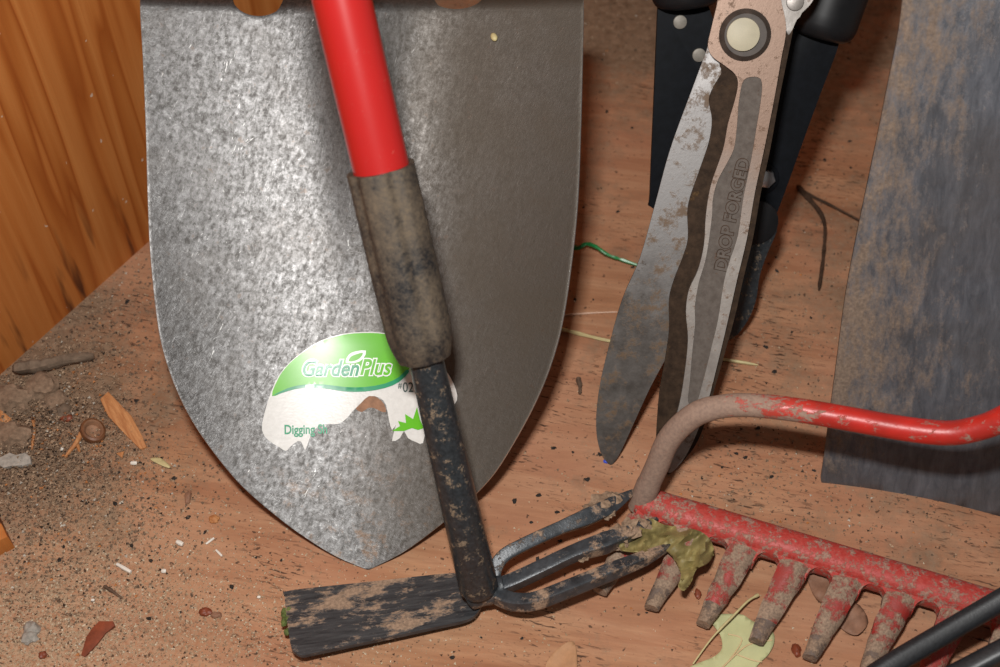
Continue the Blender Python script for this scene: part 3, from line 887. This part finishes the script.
# the bow: rises from the bar end and arches over to the ferrule
BP = Pl(RA, 0)
bowN = Vector((rx.y, -rx.x, 0))
lean = R(16)
bV = (Vector((0, 0, 1))*math.cos(lean) - bowN*math.sin(lean)*1.0)
bN = rx.cross(bV)
def bhit(px, py):
    d = ray(px, py); t = (RA - CAM).dot(bN)/d.dot(bN); return CAM + d*t
bp = [(640, 507), (647, 488), (657, 466), (668, 441), (685, 422), (706, 410), (740, 405), (790, 409), (850, 419), (900, 428), (945, 433), (975, 429), (1002, 419), (1040, 395), (1070, 360)]
BPn = [bhit(*p) for p in bp]
Q = cr(BPn, 6)
nm = 6*5+2
obj('bow', sweep(Q, [.0062]*8+[.0059]*(nm-8)+[.0056]*(len(Q)-nm), 24), M['bow'], rake)
# mirror arm beyond the frame and ferrule
mx = (x0+x1)/2
def mir(p):
    q = p - RA; a = q.dot(rx); return p + rx*(2*(mx-a))
Qm = [mir(p) for p in Q]
obj('bow', sweep(Qm, .0056, 16), M['bow'], rake)
e0 = (Q[-1]+Qm[-1])/2
obj('ferrule', sweep([e0 - bV*.012, e0 + bV*.02, e0 + bV*.08], [.016, .016, .0145], 24), M['bow'], rake)
obj('handle', sweep([e0 + bV*.06, e0 + bV*.22], .0135, 20), M['ash_wood'], rake)

# ---------------------------------------------------------------- black bar tool at the lower right corner
bt = thing('stirrup_tool', 'glossy black ridged steel bars crossing over the rake prongs at the lower right corner', 'garden tool', fz(960, 680, 0))
def ridge(a, t):
    c, s_ = math.cos(a), math.sin(a)
    r = (abs(c)**3+abs(s_)**3)**(-1/3)
    k = 1.0 - .16*max(0, math.cos(a-R(95)))**12
    return c*r*1.0*k, s_*r*.78*k
pth = [(1180, 492, .085), (1100, 540, .068), (1000, 600, .048), (940, 635, .038), (880, 671, .030), (852, 696, .026), (862, 716, .026), (895, 706, .028), (960, 675, .036), (1010, 649, .046), (1100, 605, .062), (1190, 560, .080)]
obj('steel_frame', sweep(cr([fz(*p) for p in pth], 6), .0066, 28, ridge, ref=(0, -.3, 1)), M['black_bar'], bt)
obj('shaft', sweep([fz(1175, 527, .083), fz(1300, 460, .125), fz(1480, 350, .20)], [.010, .012, .012], 20), M['black_bar'], bt)
obj('cross_piece', sweep([fz(1170, 490, .083), fz(1180, 527, .083), fz(1185, 570, .080)], .009, 16), M['black_bar'], bt)

# ---------------------------------------------------------------- leaves
def leaf(name, pts, z, mat, amp=.001, step=5, label='', cat='leaf', crumple=None, sm=3, freq=60, mats=None, ridged=False):
    V, F = cdt([(p.x, p.y) for p in cr([(x, y, 0) for x, y in pts], sm, True)], step)
    bm = bmesh.new(); vs_ = []
    for v in V:
        P = fz(v.x, v.y, z)
        h = noise.noise(P*freq)*.6+noise.noise(P*freq*2.3+Vector((3, 1, 4)))*.4
        if ridged: h = 1.1*(.5-2*abs(noise.noise(P*freq*.6))) + .5*(.5-2*abs(noise.noise(P*freq*1.5+Vector((5, 2, 1)))))
        vs_.append(bm.verts.new(fz(v.x, v.y, z + amp*(h+.5)*2)))
    for f in F: bm.faces.new([vs_[i] for i in f])
    o = obj(name, bm, mats or mat, sharp=70)
    if sum(p.normal.z for p in o.data.polygons) < 0: o.data.flip_normals()
    m_ = o.modifiers.new('thickness', 'SOLIDIFY'); m_.thickness = .0003; m_.offset = 1
    tag(o, label, cat); return o
big = [(711, 621), (718, 615), (730, 614), (743, 615), (752, 621), (764, 626), (773, 632), (774, 643), (768, 655), (757, 666), (750, 682), (730, 695), (705, 690), (688, 676), (690, 667), (704, 661), (715, 656), (722, 648), (720, 635)]
lo_ = leaf('fallen_leaf', big, .0008, M['leaf_pale'], .0008, 5, 'pale green lobed leaf lying flat under the rake prongs')
def strip(bm, pts, z, r, segs=8): return sweep(cr([fz(x, y, z) for x, y in pts], 5), r, segs, bm=bm)
bm = bmesh.new()
strip(bm, [(700, 690), (728, 662), (748, 645), (772, 640)], .0026, .0004)
strip(bm, [(728, 662), (742, 640), (728, 634)], .0026, .0003)
strip(bm, [(736, 654), (752, 660), (762, 662)], .0026, .0003)
ve = obj('vein', bm, M['leaf_vein']); 
ve.parent = lo_; ve.location = ve.location - lo_.location
bm = bmesh.new()
sweep(cr([fz(693, 664, .004), fz(712, 638, .006), fz(735, 614, .007), (fz(748, 601, .006)), fz(758, 595, .004)], 6), [.0004]*8+[.0006]*14+[.0009]*3, 10, bm=bm)
tag(obj('dry_stalk', bm, M['straw']), 'thin pale dry stalk lying across the pale green leaf', 'stalk')
ol = [(650, 518), (662, 524), (680, 527), (700, 531), (711, 541), (714, 553), (708, 563), (697, 569), (691, 582), (684, 591), (678, 586), (681, 574), (672, 556), (660, 548), (645, 552), (628, 552), (618, 548), (627, 536), (640, 528)]
leaf('crumpled_leaf', ol, .0165, M['leaf_olive'], .0040, 2.6, 'crumpled olive leaf caught between the cultivator tips and the rake', freq=150, ridged=True)
leaf('leaf_piece', [(806, 566), (818, 562), (833, 570), (836, 590), (826, 605), (812, 592)], .001, M['leaf_brown'], .0025, 4, 'curled brown leaf piece seen through the fourth rake gap', freq=130)
leaf('leaf_piece', [(838, 622), (850, 605), (860, 606), (868, 622), (858, 635), (846, 632)], .001, M['leaf_brown'], .0015, 4, 'flat brown leaf scrap between two right-hand rake prongs', freq=130)
leaf('leaf_piece', [(545, 667), (556, 650), (572, 641), (577, 655), (574, 685), (550, 690)], .0008, M['leaf_tan'], .0012, 4, 'tan pointed leaf scrap at the bottom edge below the cultivator', freq=130)
leaf('leaf_piece', [(150, 459), (160, 458), (170, 466), (168, 468), (158, 464)], .0008, M['straw'], .0006, 3, 'small yellow-green leaf scrap left of the shovel tip')

# ---------------------------------------------------------------- litter in the left corner
def stick(name, pts, r, mat, label, cat='stick', segs=12, taper=True):
    Q = cr([fz(*p) for p in pts], 5); k = len(Q)
    rr = [r*(1-.35*i/(k-1))*(1+.35*noise.noise(Vector((i*.9, r*900, 1)))) for i in range(k)]
    rr[0] *= .6; rr[-1] *= .5
    rough = lambda a, t: (math.cos(a)*(1+.28*noise.noise(Vector((math.cos(a)*1.3, math.sin(a)*1.3, t*4+r*700)))), math.sin(a)*(.78+.28*noise.noise(Vector((math.cos(a)*1.3, math.sin(a)*1.3, t*4+r*700)))))
    return tag(obj(name, sweep(Q, rr, segs, rough), mat, sharp=25), label, cat)
stick('broken_stick', [(14, 369, .006), (38, 366, .007), (62, 360, .006), (94, 356, .004)], .0046, M['bark'], 'short grey-brown broken stick against the foot of the left wall')
stick('root', [(797, 186, .002), (812, 202, .003), (824, 222, .003), (824, 250, .003), (819, 290, .002)], .0019, M['root'], 'dark curved root lying left of the spade blade', 'root')
stick('root', [(800, 190, .003), (830, 205, .003), (862, 222, .003)], .0012, M['root'], 'thin dark root fibre running towards the spade', 'root')
stick('twig', [(104, 586, .001), (112, 591, .0015), (122, 598, .001)], .0012, M['twig'], 'short dark twig below the white chip', 'twig')
stick('wood_splinter', [(578, 378, .0012), (580, 386, .0015), (580, 394, .001)], .0018, M['twig'], 'small brown splinter left of the shears blade', 'splinter')
stick('straw_stalk', [(553, 327, .0018), (585, 335, .0018), (620, 343, .0018), (690, 354, .0018), (758, 365, .0016)], .0013, M['straw'], 'pale straw stalk passing behind the shears blades', 'straw')
stick('thread', [(562, 315, .0008), (590, 313, .0012), (618, 312, .0008)], .0007, M['thread'], 'pale thin fibre lying above the straw stalk', 'fibre')
stick('wire_tie', [(566, 246, .004), (578, 248, .006), (586, 244, .008), (596, 247, .008), (608, 255, .006), (622, 260, .004), (640, 266, .003)], .0016, M['green_wire'], 'green plastic-coated wire tie between shovel and shears', 'wire')
stick('wood_splinter', [(33, 417, .002), (34, 432, .003), (32, 450, .002)], .0013, M['chip'], 'thin upright-lying orange splinter in the left soil pile', 'splinter')
stick('wood_splinter', [(84, 430, .003), (74, 446, .004), (65, 458, .002)], .0016, M['chip'], 'orange splinter with a forked end beside the nut shell', 'splinter')
stick('wood_splinter', [(77, 444, .003), (80, 452, .002)], .0013, M['chip'], 'stubby orange splinter touching the forked splinter', 'splinter')
def chip(pts, z, th, mat, label, name='wood_chip', cat='wood chip', tilt=6):
    pl = Pl(fz(pts[0][0], pts[0][1], z), tilt)
    return tag(obj(name, plate(pts, pl, th, th, th*.2, 0), mat), label, cat)
chip([(100, 399), (108, 391), (119, 403), (131, 415), (141, 434), (147, 447), (140, 449), (124, 433), (108, 416)], .003, .0018, M['chip'], 'long pointed orange wood chip left of the shovel')
chip([(0, 409), (11, 418), (9, 422), (-8, 427), (-10, 412)], .003, .002, M['chip'], 'orange wood chip at the left edge of the soil pile')
chip([(0, 457), (10, 452), (16, 456), (24, 452), (30, 456), (31, 463), (22, 466), (12, 465), (4, 468), (-6, 462)], .003, .0022, M['stone'], 'jagged pale grey bark flake on the left soil pile', 'bark_flake', 'bark')
chip([(116, 453), (124, 451), (122, 458)], .001, .001, M['chip'], 'tiny orange triangular wood chip right of the nut shell')
chip([(86, 637), (92, 628), (99, 621), (113, 621), (115, 626), (106, 632), (96, 645), (85, 657), (81, 655)], .001, .0012, M['red_seed'], 'reddish-brown seed husk near the bottom left', 'seed_husk', 'seed husk')
def clod(px, py, z, r, label, mat='clod', sx=1.0, sy=1.0, name='soil_clod', cat='clod', seed=None, amp=.35, rot=0):
    return tag(obj(name, lump(fz(px, py, z), r*sx, r*sy, r*.8, seed or px, amp, 3, rot), M[mat]), label, cat)
clod(42, 388, .004, .0085, 'rounded brown soil clod just below the broken stick')
clod(12, 400, .003, .0095, 'flat soil clod at the left edge under the wall', sx=1.3)
clod(12, 437, .002, .009, 'low soil clod above the grey bark flake', sx=1.3)
clod(62, 412, .001, .005, 'small dark clod right of the rounded clod', 'bark', sx=1.2)
clod(55, 402, .001, .006, 'crumbly low clod among the soil litter', 'clod', sx=1.4)
clod(31, 629, .001, .0040, 'grey gravelly crumb at the bottom left corner', 'stone')
clod(30, 637, .001, .0035, 'grey lump touching the gravelly crumb', 'stone')
clod(66, 418, .001, .0025, 'tiny dark red berry skin in the soil pile', 'red_seed', 1.4, name='seed_husk', cat='seed husk')
clod(205, 612, .001, .0022, 'small red husk left of the hoe blade', 'red_seed', 1.4, name='seed_husk', cat='seed husk')
clod(216, 615, .001, .0016, 'smaller brown crumb beside the red husk', 'leaf_brown', 1.6, name='seed_husk', cat='seed husk')
clod(698, 594, .001, .0020, 'dark red seed between the first two rake prongs', 'red_seed', .8, 1.4, name='seed_husk', cat='seed husk')
clod(796, 650, .001, .0026, 'dark red seed right of the pale green leaf', 'red_seed', .9, 1.3, name='seed_husk', cat='seed husk')
clod(43, 655, .001, .0018, 'bright red seed at the bottom left edge', 'red_seed', 1.2, name='seed_husk', cat='seed husk')
clod(188, 497, .001, .0022, 'brown husk left of the shovel edge', 'leaf_brown', .8, 1.8, name='seed_husk', cat='seed husk')
clod(214, 519, .001, .0022, 'orange crumb near the lower left shovel edge', 'chip', 1.2, name='wood_chip', cat='wood chip')
clod(606, 461, .0006, .0013, 'tiny blue fleck at the shears tip', 'blue_bit', 1.0, name='paint_fleck', cat='fleck')
for (x, y, dx, dy, r, lb_) in [(124, 568, 7, 4, .0014, 'white stick-shaped chip left of the shovel tip'), (180, 543, 3, 1.5, .0018, 'short white chip nearest the shovel edge'),
                            (164, 571, 2, 0, .0016, 'round white crumb right of the white stick-shaped chip'), (134, 463, 3, 0, .0016, 'white crumb near the long orange wood chip'),
                            (62, 449, 1.5, 0, .0016, 'white crumb below the forked splinter'), (259, 597, 1.5, 0, .0010, 'tiny white crumb beside the hoe blade corner'),
                            (93, 600, 1.5, 0, .0010, 'tiny white crumb left of the twig'), (210, 541, 4, -3, .0009, 'thin pale flake right of the short white chip'),
                            (219, 553, 3, 3, .0009, 'yellowish flake below the thin pale flake')]:
    tag(obj('white_chip', sweep([fz(x-dx, y-dy, r), fz(x, y, r*1.1), fz(x+dx, y+dy, r)], [r*.6, r*.75, r*.6], 8), M['white_bit']), lb_, 'chip')
# open nut shell
nc = fz(93, 431, .004)
nn = (CAM-nc).normalized()*.8 + Vector((.1, .3, .3)); nn.normalize()
bm = bmesh.new(); a_ = nn.orthogonal().normalized(); b_ = nn.cross(a_)
prof = [(0.001, -.0062, 0), (.0035, -.0056, 0), (.0058, -.003, 0), (.0066, .0, 0), (.0060, .0022, 0), (.0050, .0028, 0), (.0042, .0018, 1), (.0036, -.001, 1), (.002, -.0022, 1), (.0003, -.0025, 1)]
rg = [[bm.verts.new(nc + nn*h + (a_*math.cos(2*math.pi*k/28)+b_*1.15*math.sin(2*math.pi*k/28))*r) for k in range(28)] for r, h, _ in prof]
for i in range(len(prof)-1):
    for k in range(28):
        bm.faces.new((rg[i][k], rg[i][(k+1) % 28], rg[i+1][(k+1) % 28], rg[i+1][k])).material_index = prof[i+1][2]
bm.faces.new(rg[0][::-1]); bm.faces.new(rg[-1]).material_index = 1
for v in bm.verts: v.co.z = max(v.co.z, .0004)
tag(obj('nut_shell', bm, [M['nut'], M['nut_in']]), 'open brown nut shell on the soil pile beside the long wood chip', 'nut shell')
# seed stuck on the shovel: rests on the blade
sc = onsh(494, 37, .0012)
tag(obj('seed', lump(sc, .0018, .0028, .0016, 4, .1, 2, .3), M['straw']), 'small pale oval seed stuck high on the shovel blade', 'seed')
# block of board at the left edge
BL = fz(-2, 512, 0); BL2 = fz(15, 545, 0); BL3 = fz(-4, 566, 0)
bm = bmesh.new()
solid(bm, [Vector((p.x, p.y, .012)) for p in (fz(-80, 470, .0), fz(-4, 508, 0), fz(15, 548, 0), fz(-70, 590, 0))], (0, 0, 1), .012, .0006)
tag(obj('board_offcut', bm, M['pine']), 'corner of an orange wooden board offcut at the left edge', 'board')
# black crumbs scattered over the sheet
protos = []
for k in range(4):
    o = obj('soil_crumb', lump((0, 0, .0003), .0010, .0008, .0006, k*5+1, .9, 2), M['black_bit'], origin=(0, 0, 0))
    protos.append(o)
spots = [(255, 556), (203, 531), (116, 502), (90, 503), (84, 502), (139, 464), (148, 560), (158, 568), (283, 560), (650, 158), (633, 265), (596, 300), (602, 455), (557, 512), (540, 497), (530, 520), (560, 540), (512, 500), (745, 455), (800, 410), (790, 330), (768, 345), (775, 372), (845, 470), (770, 480), (815, 470), (645, 610), (700, 480), (520, 640), (480, 640), (455, 655), (230, 590), (180, 610), (165, 600), (150, 620), (188, 606), (88, 628), (66, 545), (60, 560), (130, 545), (205, 545), (190, 520), (150, 500), (175, 480), (120, 470), (115, 350), (117, 357), (97, 330), (135, 400), (130, 330), (130, 300), (630, 130), (605, 110), (600, 190), (620, 210), (635, 320), (575, 300), (585, 210), (860, 470), (880, 560), (760, 430), (725, 470), (735, 455), (575, 450), (590, 480), (555, 450), (540, 560), (870, 240), (790, 300), (812, 320), (780, 270), (775, 255), (830, 120), (812, 90), (850, 60), (846, 40), (822, 160), (850, 140), (848, 170), (612, 20), (640, 40), (600, 60)]
for i, (x, y) in enumerate(spots):
    o = protos[i] if i < 4 else protos[i % 4].copy()
    if i >= 4: scene.collection.objects.link(o)
    o.location = fz(x+random.uniform(-3, 3), y+random.uniform(-3, 3), 0)
    s_ = random.uniform(.6, 1.5); o.scale = (s_, s_*random.uniform(.7, 1), s_*.8); o.rotation_euler.z = random.uniform(0, 6)
    tag(o, 'tiny black soil crumb lying on the bare plywood', 'crumb', 'black crumbs scattered on the plywood floor')
# sand and soil litter nobody could count
def grains(name, mat, n, pick, smin, smax, label, cat, zh=None):
    bm = bmesh.new()
    for _ in range(n):
        P = pick()
        if P is None: continue
        if (P - WA).dot(wn) < .002: continue
        if (P-SH.O).dot(SH.N) > 0 and False: continue
        s_ = smin + (smax-smin)*random.random()**3
        z = (zh(P) if zh else 0)*random.random() + s_*.3
        d = [Vector((random.uniform(-1, 1), random.uniform(-1, 1), random.uniform(-.6, .6))).normalized()*s_*random.uniform(.5, 1) for _ in range(4)]
        d[0] = Vector((s_, 0, 0)); d[1] = Vector((-s_*.5, s_*.8, 0)); d[2] = Vector((-s_*.5, -s_*.7, 0)); d[3] = Vector((0, 0, s_*.8))
        a = random.uniform(0, 6.28); M3 = Matrix.Rotation(a, 3, 'Z') @ Matrix.Rotation(random.uniform(-.6, .6), 3, 'X')
        v = [bm.verts.new(Vector((P.x, P.y, z)) + M3 @ q) for q in d]
        for f in ((0, 1, 3), (1, 2, 3), (2, 0, 3), (0, 2, 1)): bm.faces.new([v[i] for i in f])
    me = bpy.data.meshes.new(name); bm.to_mesh(me); bm.free(); me.materials.append(M[mat])
    o = link(bpy.data.objects.new(name, me)); tag(o, label, cat, kind='stuff'); return o
def gpick(cx, cy, sx, sy):
    def f():
        P = fz(random.gauss(cx, sx), random.gauss(cy, sy), 0)
        return P if P.y < .33 else None
    return f
def mixpick(lst):
    fs = [gpick(*a[1:]) for a in lst]; ws = [a[0] for a in lst]
    return lambda: random.choices(fs, ws)[0]()
def ph(P):
    c = fz(25, 430); d = (P-c).length
    return .006*max(0, 1-d/.08)
grains('sand', 'sand', 15000, mixpick([(6, 70, 625, 85, 40), (3, 160, 590, 130, 50), (2, 250, 640, 120, 30), (1.3, 400, 560, 300, 120)]), .0003, .0010, 'pale sand grains sprinkled over the lower left of the plywood floor', 'sand')
grains('soil_litter', 'litter', 24000, mixpick([(6, 25, 430, 50, 45), (4, 80, 480, 70, 45), (1.6, 110, 330, 40, 60), (1.4, 800, 480, 110, 60), (.8, 800, 260, 60, 100), (1.2, 700, 20, 120, 25), (1.5, 60, 560, 60, 40)]), .0003, .0013, 'crumbly brown soil and wood litter heaped in the left corner', 'soil', ph)
